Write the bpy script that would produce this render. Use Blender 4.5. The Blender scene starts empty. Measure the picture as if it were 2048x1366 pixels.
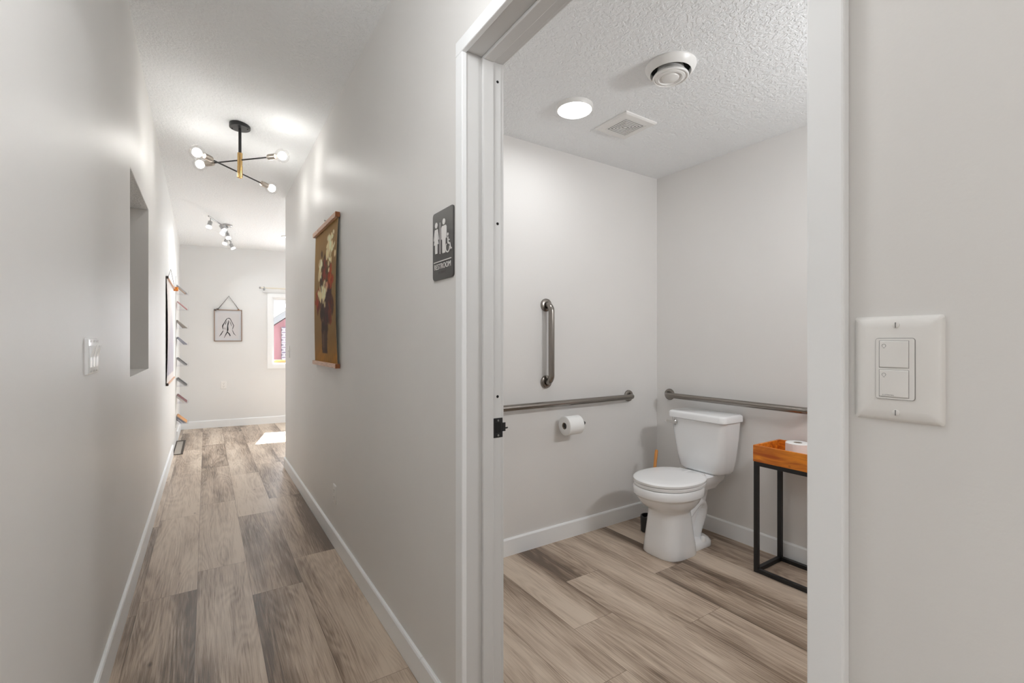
import bpy, bmesh, math, random
from math import sin, cos, pi, radians
from mathutils import Vector, Matrix
random.seed(7)
S = bpy.context.scene
COL = S.collection

# ------------------------------------------------------------------ camera
CAM_H = 1.243
cam_d = bpy.data.cameras.new('camera')
cam = bpy.data.objects.new('camera', cam_d); COL.objects.link(cam)
cam_d.sensor_width = 36.0; cam_d.lens = 36.0 * 929.0 / 2048.0
cam_d.shift_y = 1.0 / 2048.0; cam_d.clip_start = 0.02
cam.location = (0, 0, CAM_H)
cam.rotation_euler = (radians(90), 0, -math.atan(612 / 929.0))
S.camera = cam

# ------------------------------------------------------------------ colour management
S.view_settings.view_transform = 'Standard'
S.view_settings.look = 'None'
S.view_settings.gamma = 1.0
S.view_settings.use_curve_mapping = False
S.view_settings.exposure = 0.0
S.cycles.max_bounces = 14
S.cycles.diffuse_bounces = 8
S.cycles.sample_clamp_indirect = 6.0
S.cycles.caustics_reflective = False
S.cycles.caustics_refractive = False

# ------------------------------------------------------------------ world and sun
W = bpy.data.worlds.new('sky'); S.world = W; W.use_nodes = True
wn = W.node_tree.nodes; wl = W.node_tree.links
bg = wn['Background']
sky = wn.new('ShaderNodeTexSky'); sky.sky_type = 'NISHITA'; sky.sun_disc = False
sky.sun_elevation = radians(48); sky.sun_rotation = radians(10)
wl.new(sky.outputs[0], bg.inputs[0]); bg.inputs[1].default_value = 0.16

def light(name, kind, loc, power, color=(1, 1, 1), size=0.1, size_y=None, direction=None, spread=None):
    d = bpy.data.lights.new(name, kind); d.energy = power; d.color = color
    if kind == 'AREA':
        d.size = size
        if size_y: d.shape = 'RECTANGLE'; d.size_y = size_y
        else: d.shape = 'DISK'
        if spread: d.spread = radians(spread)
    elif kind in ('POINT', 'SPOT'): d.shadow_soft_size = size
    o = bpy.data.objects.new(name, d); COL.objects.link(o); o.location = loc
    if direction is not None:
        o.rotation_euler = Vector(direction).to_track_quat('-Z', 'Y').to_euler()
    return o
sun = light('sun_lamp', 'SUN', (2, 12, 8), 85.0, (1, .985, .96), direction=(-.184, -.784, -.90))
sun.data.angle = radians(0.5)

# lamp powers in watts: disc lamp, basin lamp, far room fill, lobby back fill, lobby side fill, lobby overhead fill, chandelier bulb, track bulb, near hall fill
P = [3.4, 14.8, 52.0, 1.5, 69.0, 0.6, 3.8, 14.0, 11.6]
WARM = (1.0, .985, .955); NEUT = (.972, .987, 1.0); FAR_TINT = (.84, .93, 1.0); LOBBY_TINT = (.97, .985, 1.0)
# restroom: ceiling disc lamp and the lamp over the basin (both inside the restroom)
light('disc_lamp_light', 'AREA', (1.571, 1.804, 2.405), P[0], NEUT, .17, direction=(0, 0, -1))
light('basin_lamp_light', 'AREA', (2.15, -.02, 2.00), P[1], NEUT, .42, .12, direction=(-.1, 1, -.12))
# added fill from the right of the far room, its windows only assumed
light('far_room_fill', 'AREA', (4.3, 6.6, 1.55), P[2], FAR_TINT, 2.2, 1.8, direction=(-1, 0, 0))
# daylight entering by the window in the far wall
light('far_window_daylight', 'AREA', (1.45, 7.72, 1.42), 26.0, (.93, .97, 1.0), .70, 1.0, direction=(-.12, -1, 0))
# added point light to fill the near hall, no fixture modelled
light('near_hall_fill', 'POINT', (.17, .85, 2.20), P[8], NEUT, .16)
# the lobby behind the camera
light('lobby_back_fill', 'AREA', (-1.0, -4.0, 1.5), P[3], LOBBY_TINT, 2.6, 1.8, direction=(0, 1, 0))
light('lobby_side_fill', 'AREA', (-3.1, -2.2, 1.5), P[4], LOBBY_TINT, 2.4, 1.8, direction=(1, 0, 0))
light('lobby_overhead_fill', 'AREA', (-.5, -1.9, 2.62), P[5], NEUT, .6, direction=(0, 0, -1))

# ------------------------------------------------------------------ materials
def mat(name, color=(.8, .8, .8), rough=.5, metal=0.0, spec=.5, emit=None, estr=0.0, coat=0.0):
    m = bpy.data.materials.new(name); m.use_nodes = True
    b = m.node_tree.nodes['Principled BSDF']
    b.inputs['Base Color'].default_value = (*color, 1); b.inputs['Roughness'].default_value = rough
    b.inputs['Metallic'].default_value = metal; b.inputs['Specular IOR Level'].default_value = spec
    b.inputs['Coat Weight'].default_value = coat
    if emit: b.inputs['Emission Color'].default_value = (*emit, 1); b.inputs['Emission Strength'].default_value = estr
    return m
def N(m, t, **kw):
    n = m.node_tree.nodes.new(t)
    for k, v in kw.items():
        if k in n.inputs: n.inputs[k].default_value = v
        else: setattr(n, k, v)
    return n
def L(m, a, b): m.node_tree.links.new(a, b)
def B(m): return m.node_tree.nodes['Principled BSDF']
def ramp(m, fac, stops, interp='LINEAR'):
    r = N(m, 'ShaderNodeValToRGB'); r.color_ramp.interpolation = interp
    e = r.color_ramp.elements
    while len(e) < len(stops): e.new(.5)
    for el, (p, c) in zip(e, stops): el.position = p; el.color = (*c, 1) if len(c) == 3 else c
    L(m, fac, r.inputs[0]); return r
def mathn(m, op, a, b=None, c=None, clamp=False):
    n = N(m, 'ShaderNodeMath', operation=op, use_clamp=clamp)
    for i, v in enumerate((a, b, c)):
        if v is None: continue
        if isinstance(v, (int, float)): n.inputs[i].default_value = v
        else: L(m, v, n.inputs[i])
    return n.outputs[0]
def add_bump(m, height, strength, dist):
    b = N(m, 'ShaderNodeBump'); b.inputs['Strength'].default_value = strength; b.inputs['Distance'].default_value = dist
    L(m, height, b.inputs['Height']); L(m, b.outputs[0], B(m).inputs['Normal'])
def obj_coord(m): return N(m, 'ShaderNodeTexCoord').outputs['Object']

def wall_paint(name, color, rough=.46):
    m = mat(name, color, rough, spec=.42)
    co = obj_coord(m)
    n1 = N(m, 'ShaderNodeTexNoise', Scale=130.0, Detail=3.0); L(m, co, n1.inputs['Vector'])
    n2 = N(m, 'ShaderNodeTexNoise', Scale=1.3, Detail=3.0); L(m, co, n2.inputs['Vector'])
    r = ramp(m, n2.outputs[0], [(.3, tuple(c * .975 for c in color)), (.7, tuple(min(1, c * 1.02) for c in color))])
    L(m, r.outputs[0], B(m).inputs['Base Color'])
    add_bump(m, n1.outputs[0], .10, .002)
    return m
M = {}
M['wall'] = wall_paint('hall_wall_paint', (.752, .742, .726))
M['wall2'] = wall_paint('restroom_wall_paint', (.74, .725, .708))
M['farwall'] = wall_paint('far_wall_paint', (.745, .748, .745))
def ceiling_mat():
    m = mat('knockdown_ceiling', (.87, .885, .895), .8, spec=.2)
    co = obj_coord(m)
    n1 = N(m, 'ShaderNodeTexNoise', Scale=54.0, Detail=4.0, Roughness=.55, Distortion=.6); L(m, co, n1.inputs['Vector'])
    r = ramp(m, n1.outputs[0], [(.42, (0, 0, 0)), (.56, (1, 1, 1))])
    n2 = N(m, 'ShaderNodeTexNoise', Scale=160.0, Detail=2.0); L(m, co, n2.inputs['Vector'])
    h = mathn(m, 'ADD', r.outputs[0], mathn(m, 'MULTIPLY', n2.outputs[0], .5))
    add_bump(m, h, .45, .006)
    return m
M['ceiling'] = ceiling_mat()
M['trim'] = mat('white_trim_paint', (.87, .885, .895), .38)
M['trim2'] = mat('door_frame_paint', (.68, .68, .675), .42)
M['plastic'] = mat('white_plastic', (.80, .79, .77), .35)
M['plastic_dark'] = mat('grey_mark', (.22, .22, .22), .5)
M['porcelain'] = mat('porcelain', (.86, .87, .88), .08, coat=.4)
M['seat'] = mat('seat_plastic', (.86, .865, .87), .22)
M['ivory'] = mat('ivory_enamel', (.70, .66, .56), .4)
M['chrome'] = mat('chrome', (.75, .74, .72), .15, 1.0)
def steel():
    m = mat('brushed_steel', (.29, .265, .24), .24, 1.0)
    n = N(m, 'ShaderNodeTexNoise', Scale=40.0, Detail=2.0); L(m, obj_coord(m), n.inputs['Vector'])
    r = ramp(m, n.outputs[0], [(.3, (.25, .25, .25)), (.7, (.27, .27, .27))])
    L(m, r.outputs[0], B(m).inputs['Roughness']); return m
M['steel'] = steel()
M['nickel'] = mat('satin_nickel', (.50, .45, .40), .32, 1.0)
M['nickel_grey'] = mat('grey_nickel', (.42, .42, .42), .35, 1.0)
M['brass'] = mat('aged_brass', (.60, .40, .17), .3, 1.0)
M['black'] = mat('black_metal', (.012, .012, .013), .4)
M['blackplastic'] = mat('black_plastic', (.015, .015, .015), .45)
M['hole'] = mat('dark_opening', (.008, .008, .008), .9)
M['paper'] = mat('tissue_paper', (.86, .86, .85), .9, spec=.1)
def add_tissue_bump(m):
    n = N(m, 'ShaderNodeTexNoise', Scale=300.0, Detail=2.0); L(m, obj_coord(m), n.inputs['Vector']); add_bump(m, n.outputs[0], .2, .001)
add_tissue_bump(M['paper'])
M['card'] = mat('brown_card_tube', (.33, .27, .21), .9)
def wood(name, c0, c1, axis=1, scale=9.0, rough=.45):
    m = mat(name, c0, rough)
    mp = N(m, 'ShaderNodeMapping'); sc = [scale * 8] * 3; sc[axis] = scale; mp.inputs['Scale'].default_value = sc
    L(m, obj_coord(m), mp.inputs['Vector'])
    n = N(m, 'ShaderNodeTexNoise', Scale=1.0, Detail=5.0, Distortion=.8); L(m, mp.outputs[0], n.inputs['Vector'])
    r = ramp(m, n.outputs[0], [(.32, c1), (.62, c0)])
    v = N(m, 'ShaderNodeTexVoronoi', Scale=11.0); L(m, obj_coord(m), v.inputs['Vector'])
    k = ramp(m, v.outputs['Distance'], [(.05, (.12, .03, .008)), (.13, (1, 1, 1))])
    mx = N(m, 'ShaderNodeMixRGB', blend_type='MULTIPLY', Fac=.75); L(m, r.outputs[0], mx.inputs[1]); L(m, k.outputs[0], mx.inputs[2])
    L(m, mx.outputs[0], B(m).inputs['Base Color'])
    return m
M['tray'] = wood('orange_pine', (.80, .27, .022), (.42, .085, .008), 1, 5.0)
M['bamboo'] = mat('bamboo', (.58, .24, .05), .45)
M['hanger'] = wood('pale_hanger_wood', (.66, .42, .29), (.48, .27, .17), 1, 14.0)
M['hanger_end'] = mat('end_grain', (.30, .10, .03), .6)
M['walnut'] = mat('walnut_bar', (.035, .025, .018), .55)
M['cord'] = mat('grey_cord', (.12, .10, .09), .8)
M['copper'] = mat('copper_frame', (.35, .21, .13), .35, .8)
M['sign'] = mat('charcoal_sign', (.068, .066, .064), .30)
M['sign_white'] = mat('sign_white', (.80, .79, .77), .5)
M['sign_black'] = mat('braille_black', (.012, .012, .012), .5)
M['glow'] = mat('lit_diffuser', (1, 1, 1), .5, emit=(1, .985, .96), estr=6.0)
M['filament'] = mat('lit_filament', (1, 1, 1), .5, emit=(1, .95, .87), estr=14.0)
M['bulbface'] = mat('lit_bulb_face', (1, 1, 1), .5, emit=(1, .97, .92), estr=4.5)
def thin_glass(name, gloss=.12, tint=(1, 1, 1), rough=.02, k=.5):
    m = bpy.data.materials.new(name); m.use_nodes = True; nt = m.node_tree
    nt.nodes.remove(nt.nodes['Principled BSDF'])
    t = nt.nodes.new('ShaderNodeBsdfTransparent'); t.inputs[0].default_value = (*tint, 1)
    g = nt.nodes.new('ShaderNodeBsdfGlossy'); g.inputs['Roughness'].default_value = rough
    lw = nt.nodes.new('ShaderNodeLayerWeight'); lw.inputs['Blend'].default_value = .25
    mu = nt.nodes.new('ShaderNodeMath'); mu.operation = 'MULTIPLY_ADD'; mu.inputs[1].default_value = k; mu.inputs[2].default_value = gloss * .3
    mx = nt.nodes.new('ShaderNodeMixShader')
    nt.links.new(lw.outputs['Fresnel'], mu.inputs[0]); nt.links.new(mu.outputs[0], mx.inputs[0])
    nt.links.new(t.outputs[0], mx.inputs[1]); nt.links.new(g.outputs[0], mx.inputs[2])
    nt.links.new(mx.outputs[0], nt.nodes['Material Output'].inputs[0]); return m
M['glass'] = thin_glass('window_glass')
M['bulbglass'] = thin_glass('clear_bulb_glass', .04, (1, 1, 1), k=.22)
M['acrylic'] = thin_glass('clear_acrylic', .05, (.99, .99, 1), k=.2)
def floor_mat():
    m = mat('vinyl_plank', (.4, .33, .26), .42, spec=.42)
    uv = N(m, 'ShaderNodeUVMap', uv_map='plank')
    at = N(m, 'ShaderNodeAttribute', attribute_name='rnd')
    sr = N(m, 'ShaderNodeSeparateColor'); L(m, at.outputs['Color'], sr.inputs[0])
    su = N(m, 'ShaderNodeSeparateXYZ'); L(m, uv.outputs[0], su.inputs[0])
    off = N(m, 'ShaderNodeCombineXYZ')
    L(m, mathn(m, 'MULTIPLY', sr.outputs[0], 37.0), off.inputs[0]); L(m, mathn(m, 'MULTIPLY', sr.outputs[1], 53.0), off.inputs[1]); L(m, mathn(m, 'MULTIPLY', sr.outputs[2], 11.0), off.inputs[2])
    pv = N(m, 'ShaderNodeVectorMath', operation='ADD'); L(m, uv.outputs[0], pv.inputs[0]); L(m, off.outputs[0], pv.inputs[1])
    def noise(sx, sy, detail, dist, rough=.55):
        mp = N(m, 'ShaderNodeMapping'); mp.inputs['Scale'].default_value = (sx, sy, 1); L(m, pv.outputs[0], mp.inputs['Vector'])
        n = N(m, 'ShaderNodeTexNoise', Scale=1.0, Detail=detail, Distortion=dist, Roughness=rough); L(m, mp.outputs[0], n.inputs['Vector']); return n.outputs[0]
    cloud = noise(5.5, .9, 2.5, .5)
    streak = noise(60, 2.2, 4, .5)
    grain = noise(260, 6.0, 4, .9)
    # growth rings: contour bands of a smooth stretched field
    ringf = noise(8, .85, 1.0, .5, .4)
    rings = mathn(m, 'SINE', mathn(m, 'MULTIPLY', ringf, 95.0))
    # one long edge of a board printed darker
    edge = mathn(m, 'SUBTRACT', 1.0, mathn(m, 'DIVIDE', su.outputs[0], .11), clamp=True)
    edge = mathn(m, 'MULTIPLY', edge, mathn(m, 'ADD', mathn(m, 'MULTIPLY', sr.outputs[1], .62), .10))
    t = mathn(m, 'MULTIPLY', mathn(m, 'SUBTRACT', cloud, .5), 1.7)
    t = mathn(m, 'ADD', t, mathn(m, 'MULTIPLY', mathn(m, 'SUBTRACT', streak, .5), .62))
    t = mathn(m, 'ADD', t, mathn(m, 'MULTIPLY', mathn(m, 'SUBTRACT', grain, .5), 1.15))
    t = mathn(m, 'ADD', t, mathn(m, 'MULTIPLY', mathn(m, 'SUBTRACT', sr.outputs[0], .5), .42))
    t = mathn(m, 'ADD', t, mathn(m, 'MULTIPLY', rings, .085))
    t = mathn(m, 'SUBTRACT', t, edge)
    t = mathn(m, 'ADD', t, .66)
    r = ramp(m, t, [(0.0, (.13, .090, .063)), (.30, (.275, .203, .148)), (.62, (.47, .372, .288)), (1.0, (.63, .525, .42))])
    # knots
    mpk = N(m, 'ShaderNodeMapping'); mpk.inputs['Scale'].default_value = (5, 2.3, 1); L(m, pv.outputs[0], mpk.inputs['Vector'])
    v = N(m, 'ShaderNodeTexVoronoi', Scale=1.0); L(m, mpk.outputs[0], v.inputs['Vector'])
    k = ramp(m, v.outputs['Distance'], [(.02, (.25, .2, .17)), (.055, (1, 1, 1))])
    mx = N(m, 'ShaderNodeMixRGB', blend_type='MULTIPLY', Fac=.8); L(m, r.outputs[0], mx.inputs[1]); L(m, k.outputs[0], mx.inputs[2])
    # bevelled seams between boards
    du = mathn(m, 'MINIMUM', su.outputs[0], mathn(m, 'SUBTRACT', .228, su.outputs[0]))
    dv = mathn(m, 'MINIMUM', su.outputs[1], mathn(m, 'SUBTRACT', 1.22, su.outputs[1]))
    seam = mathn(m, 'MINIMUM', du, dv)
    sm = ramp(m, mathn(m, 'MULTIPLY', seam, 100.0), [(.05, (.38, .34, .30)), (.13, (1, 1, 1))])
    mx2 = N(m, 'ShaderNodeMixRGB', blend_type='MULTIPLY', Fac=1.0); L(m, mx.outputs[0], mx2.inputs[1]); L(m, sm.outputs[0], mx2.inputs[2])
    L(m, mx2.outputs[0], B(m).inputs['Base Color'])
    rr = ramp(m, grain, [(.3, (.40, .40, .40)), (.7, (.28, .28, .28))]); L(m, rr.outputs[0], B(m).inputs['Roughness'])
    h = mathn(m, 'ADD', mathn(m, 'MULTIPLY', rings, .35), mathn(m, 'MULTIPLY', grain, .8))
    add_bump(m, h, .16, .002)
    return m
M['floor'] = floor_mat()
def vcol(name, rough=.75):
    m = mat(name, (1, 1, 1), rough, spec=.06)
    a = N(m, 'ShaderNodeAttribute', attribute_name='paint'); L(m, a.outputs['Color'], B(m).inputs['Base Color']); return m
M['painting'] = vcol('printed_canvas', .6)
M['print'] = vcol('printed_paper', .8)
M['paperwhite'] = mat('drawing_paper', (.74, .72, .70), .8)
M['ink'] = mat('black_ink', (.02, .02, .02), .7)
M['register'] = mat('register_metal', (.40, .36, .31), .5, .3)
M['barn'] = None
def barn():
    m = mat('red_siding', (.36, .17, .20), .8)
    w = N(m, 'ShaderNodeTexNoise', Scale=1.0, Detail=3.0); mp = N(m, 'ShaderNodeMapping'); mp.inputs['Scale'].default_value = (6, 6, .8)
    L(m, obj_coord(m), mp.inputs['Vector']); L(m, mp.outputs[0], w.inputs['Vector'])
    r = ramp(m, w.outputs[0], [(.3, (.26, .11, .135)), (.7, (.38, .19, .22))]); L(m, r.outputs[0], B(m).inputs['Base Color']); return m
M['barn'] = barn()
def brick():
    m = mat('pale_brick', (.5, .5, .5), .9)
    b = N(m, 'ShaderNodeTexBrick', Scale=1.0); mp = N(m, 'ShaderNodeMapping'); mp.inputs['Scale'].default_value = (4, 4, 4); mp.inputs['Rotation'].default_value = (radians(90), 0, 0)
    L(m, obj_coord(m), mp.inputs['Vector']); L(m, mp.outputs[0], b.inputs['Vector'])
    b.inputs['Color1'].default_value = (.16, .12, .2, 1); b.inputs['Color2'].default_value = (.36, .30, .38, 1); b.inputs['Mortar'].default_value = (.75, .72, .76, 1); b.inputs['Mortar Size'].default_value = .06
    L(m, b.outputs[0], B(m).inputs['Base Color']); return m
M['brick'] = brick()
def shingle():
    m = mat('pale_shingle', (.7, .72, .7), .9)
    n = N(m, 'ShaderNodeTexNoise', Scale=9.0, Detail=3.0); L(m, obj_coord(m), n.inputs['Vector'])
    r = ramp(m, n.outputs[0], [(.3, (.58, .62, .60)), (.7, (.82, .84, .82))]); L(m, r.outputs[0], B(m).inputs['Base Color']); return m
M['shingle'] = shingle()
M['fascia'] = mat('grey_fascia', (.30, .31, .34), .7)
M['fasciawhite'] = mat('white_fascia', (.85, .85, .85), .7)
M['gravel'] = mat('dark_lawn', (.035, .042, .028), .95)
M['planter'] = mat('orange_cedar', (.40, .17, .045), .6)

# ------------------------------------------------------------------ mesh helpers
ORIGIN = {}
class MB:
    def __init__(s): s.v = []; s.f = []; s.mi = []; s.m = 0
    def poly(s, pts, faces):
        o = len(s.v); s.v += [Vector(p) for p in pts]
        for f in faces: s.f.append(tuple(i + o for i in f)); s.mi.append(s.m)
        return s
    def box(s, a, b, bevel=0.0, seg=2, M4=None):
        bm = bmesh.new(); x0, x1 = sorted((a[0], b[0])); y0, y1 = sorted((a[1], b[1])); z0, z1 = sorted((a[2], b[2]))
        vs = [bm.verts.new(p) for p in ((x0,y0,z0),(x1,y0,z0),(x1,y1,z0),(x0,y1,z0),(x0,y0,z1),(x1,y0,z1),(x1,y1,z1),(x0,y1,z1))]
        for f in ((3,2,1,0),(4,5,6,7),(0,1,5,4),(1,2,6,5),(2,3,7,6),(3,0,4,7)): bm.faces.new([vs[i] for i in f])
        if bevel > 0: bmesh.ops.bevel(bm, geom=list(bm.edges), offset=bevel, segments=seg, profile=.5, affect='EDGES', clamp_overlap=True)
        return s.bm(bm, M4)
    def bm(s, bm, M4=None):
        bm.verts.index_update()
        s.poly([(M4 @ v.co if M4 else v.co.copy()) for v in bm.verts], [tuple(v.index for v in f.verts) for f in bm.faces]); bm.free(); return s
    def cyl(s, p, q, r0, r1=None, n=24, caps=True):
        p, q = Vector(p), Vector(q); r1 = r0 if r1 is None else r1
        d = (q - p).normalized(); a = d.orthogonal().normalized(); b = d.cross(a)
        pts = [p + (a * cos(2*pi*i/n) + b * sin(2*pi*i/n)) * r0 for i in range(n)] + [q + (a * cos(2*pi*i/n) + b * sin(2*pi*i/n)) * r1 for i in range(n)]
        fs = [(i, (i+1) % n, n + (i+1) % n, n + i) for i in range(n)]
        if caps: fs += [tuple(reversed(range(n))), tuple(range(n, 2*n))]
        return s.poly(pts, fs)
    def lathe(s, base, axis, prof, n=32, cap0=True, cap1=True):
        # prof: list of (radius, distance along axis)
        base = Vector(base); d = Vector(axis).normalized(); a = d.orthogonal().normalized(); b = d.cross(a); pts = []; fs = []
        for (r, h) in prof:
            for i in range(n): pts.append(base + d*h + (a*cos(2*pi*i/n) + b*sin(2*pi*i/n))*max(r, 1e-5))
        for k in range(len(prof)-1):
            for i in range(n): fs.append((k*n+i, k*n+(i+1) % n, (k+1)*n+(i+1) % n, (k+1)*n+i))
        if cap0: fs.append(tuple(reversed(range(n))))
        if cap1: fs.append(tuple((len(prof)-1)*n+i for i in range(n)))
        return s.poly(pts, fs)
    def tube(s, path, r, n=14, caps=True):
        path = [Vector(p) for p in path]; k = len(path); rs = r if isinstance(r, (list, tuple)) else [r]*k
        T = [(path[min(i+1, k-1)] - path[max(i-1, 0)]).normalized() for i in range(k)]
        a = T[0].orthogonal().normalized(); pts = []
        for i in range(k):
            a = (a - T[i]*a.dot(T[i])).normalized(); b = T[i].cross(a)
            pts += [path[i] + (a*cos(2*pi*j/n) + b*sin(2*pi*j/n))*rs[i] for j in range(n)]
        fs = [(i*n+j, i*n+(j+1) % n, (i+1)*n+(j+1) % n, (i+1)*n+j) for i in range(k-1) for j in range(n)]
        if caps: fs += [tuple(reversed(range(n))), tuple((k-1)*n+j for j in range(n))]
        return s.poly(pts, fs)
    def loft(s, rings, cap0=True, cap1=True):
        n = len(rings[0]); pts = [p for r in rings for p in r]
        fs = [(k*n+i, k*n+(i+1) % n, (k+1)*n+(i+1) % n, (k+1)*n+i) for k in range(len(rings)-1) for i in range(n)]
        if cap0: fs.append(tuple(reversed(range(n))))
        if cap1: fs.append(tuple((len(rings)-1)*n+i for i in range(n)))
        return s.poly(pts, fs)
    def prism(s, pts2, fn, t0, t1):
        # pts2 outline in plane coordinates, fn(u, w, t) -> world point
        n = len(pts2); pts = [fn(u, w, t0) for u, w in pts2] + [fn(u, w, t1) for u, w in pts2]
        return s.poly(pts, [tuple(reversed(range(n))), tuple(range(n, 2*n))] + [(i, (i+1) % n, n+(i+1) % n, n+i) for i in range(n)])
    def build(s, name, mats, parent=None, smooth=None, origin=None, subsurf=0):
        me = bpy.data.meshes.new(name)
        if parent is not None: o0 = ORIGIN[parent.name]
        elif origin is not None: o0 = Vector(origin)
        else:
            xs = [v.x for v in s.v]; ys = [v.y for v in s.v]; zs = [v.z for v in s.v]
            o0 = Vector(((min(xs)+max(xs))/2, (min(ys)+max(ys))/2, min(zs)))
        me.from_pydata([v - o0 for v in s.v], [], s.f)
        ms = mats if isinstance(mats, (list, tuple)) else [mats]
        for m in ms: me.materials.append(m)
        if len(ms) > 1: me.polygons.foreach_set('material_index', s.mi)
        bm = bmesh.new(); bm.from_mesh(me); bmesh.ops.recalc_face_normals(bm, faces=bm.faces)
        if smooth is not None:
            for f in bm.faces: f.smooth = True
            for e in bm.edges:
                if len(e.link_faces) == 2 and e.calc_face_angle(0) > radians(smooth): e.smooth = False
        bm.to_mesh(me); bm.free()
        o = bpy.data.objects.new(name, me); COL.objects.link(o)
        if parent is not None: o.parent = parent
        else: o.location = o0
        ORIGIN[o.name] = o0
        if subsurf:
            md = o.modifiers.new('smooth', 'SUBSURF'); md.levels = subsurf; md.render_levels = subsurf
        return o
def empty(name, loc, label=None, cat=None, group=None, kind=None):
    o = bpy.data.objects.new(name, None); COL.objects.link(o); o.location = loc; o.empty_display_size = .05
    ORIGIN[o.name] = Vector(loc); return tag(o, label, cat, group, kind)
def tag(o, label=None, cat=None, group=None, kind=None):
    if label: o['label'] = label
    if cat: o['category'] = cat
    if group: o['group'] = group
    if kind: o['kind'] = kind
    return o
def struct(o): o['kind'] = 'structure'; return o
def arc(c, e0, e1, r, a0, a1, n=8):
    c, e0, e1 = Vector(c), Vector(e0), Vector(e1)
    return [c + (e0*cos(a0+(a1-a0)*i/n) + e1*sin(a0+(a1-a0)*i/n))*r for i in range(n+1)]
def circle2(cx, cy, r, n=20, ry=None): return [(cx + r*cos(2*pi*i/n), cy + (ry or r)*sin(2*pi*i/n)) for i in range(n)]

# ------------------------------------------------------------------ main dimensions
XL, XR, XI = -.31, .66, .785          # hall walls and the restroom side of the hall wall
YD0, YD1 = .285, 1.256                # door opening
YB = 2.275; XB = 2.78; YV = -.16      # restroom walls
ZR = 2.445                            # restroom ceiling
YE = 5.095                            # where the hall wall ends
def zc(x, y):
    yy = min(max(y, 1.2), 8.2); l = 2.62 + .0465*(8-yy); r = 2.64 + .0118*(8-yy)
    t = min(max((x-XL)/(XR-XL), 0), 1); return l + (r-l)*t
def yf(x): return 8.042 - .107*x      # the far wall stands slightly askew
def FW(x, z, off=0.0): return Vector((x, yf(x) - off, z))

# ------------------------------------------------------------------ floor of separate boards
def build_floor():
    mb = MB(); uvs = []; rnd = []
    joints = {-2: 2.70, -1: 2.82, 0: 3.03, 1: 2.606, 2: 2.92, 6: 1.53, 7: 1.858, 8: 1.28, 9: 1.66, 5: 2.45, 4: 1.1, 3: 1.9}
    rg = random.Random(11)
    x_min, x_max, y_min, y_max = -3.3, 4.6, -4.05, 8.30
    for k in range(-16, 22):
        x0 = -.037 + .228*k; x1 = x0 + .228
        if x1 <= x_min or x0 >= x_max: continue
        j = joints.get(k, rg.uniform(0, 1.22)); i0 = int(math.floor((y_min - j)/1.22))
        for i in range(i0, i0 + 14):
            y0 = j + 1.22*i; y1 = y0 + 1.22
            if y1 <= y_min or y0 >= y_max: continue
            a0, a1, b0, b1 = max(x0, x_min), min(x1, x_max), max(y0, y_min), min(y1, y_max)
            mb.poly([(a0, b0, 0), (a1, b0, 0), (a1, b1, 0), (a0, b1, 0)], [(0, 1, 2, 3)])
            c = (rg.random(), rg.random(), rg.random(), 1)
            flip = rg.random() < .35
            for (x, y) in ((a0, b0), (a1, b0), (a1, b1), (a0, b1)):
                uvs.append(((.228-(x-x0)) if flip else (x-x0), y-y0)); rnd.append(c)
    o = mb.build('floor', M['floor'], origin=(0, 0, 0)); me = o.data
    me.uv_layers.new(name='plank'); me.color_attributes.new('rnd', 'FLOAT_COLOR', 'CORNER')
    uvl = me.uv_layers['plank']; ca = me.color_attributes['rnd']
    for p in me.polygons:
        for li in p.loop_indices:
            vi = me.loops[li].vertex_index
            uvl.data[li].uv = uvs[vi]; ca.data[li].color = rnd[vi]
        if p.normal.z < 0: p.flip()
    return struct(o)
build_floor()

# ------------------------------------------------------------------ walls and ceilings
HT = 3.02
NY0, NY1, NZ0, NZ1, ND = 2.921, 3.795, 1.072, 2.10, .95   # the recess in the left wall
mb = MB(); xo = XL - .14
for (y0, y1, z0, z1) in ((-.5, NY0, 0, HT), (NY1, 8.20, 0, HT), (NY0, NY1, 0, NZ0), (NY0, NY1, NZ1, HT)):
    mb.box((xo, y0, z0), (XL, y1, z1))
struct(mb.build('wall_left', M['wall'], origin=(0, 0, 0)))
mb = MB()
mb.box((XL-ND-.1, NY0-.1, NZ0-.1), (XL-ND, NY1+.1, NZ1+.1)); mb.box((XL-ND, NY1, NZ0-.1), (xo, NY1+.1, NZ1+.1))
mb.box((XL-ND, NY0-.1, NZ0-.1), (xo, NY0, NZ1+.1)); mb.box((XL-ND, NY0, NZ0-.1), (xo, NY1, NZ0))
struct(mb.build('wall_alcove', M['wall'], origin=(0, 0, 0)))
struct(MB().box((XL-ND, NY0+.001, NZ1-.004), (XL-.001, NY1-.001, NZ1+.08)).build('ceiling_alcove', M['ceiling'], origin=(0, 0, 0)))
mb = MB()   # hall wall on the right, with the door opening cut out
mb.box((XR, YD1+.012, 0), (XI, YE, HT)); mb.box((XR, -4.1, 0), (XI, YD0-.012, HT)); mb.box((XR, YD0-.012, 2.14), (XI, YD1+.012, HT))
struct(mb.build('wall_right', M['wall'], origin=(0, 0, 0)))
struct(MB().box((XI, YB, 0), (XB+.12, YB+.1, HT)).build('wall_restroom_left', M['wall2'], origin=(0, 0, 0)))
struct(MB().box((XB, YV-.1, 0), (XB+.12, YB, HT)).build('wall_restroom_back', M['wall2'], origin=(0, 0, 0)))
struct(MB().box((XI, YV-.1, 0), (XB, YV, HT)).build('wall_restroom_right', M['wall2'], origin=(0, 0, 0)))
struct(MB().box((XI, YE-.12, 0), (4.5, YE, HT)).build('wall_far_room_near', M['wall'], origin=(0, 0, 0)))
struct(MB().box((4.5, YE-.12, 0), (4.62, 7.70, HT)).build('wall_far_room_right', M['wall'], origin=(0, 0, 0)))
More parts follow.
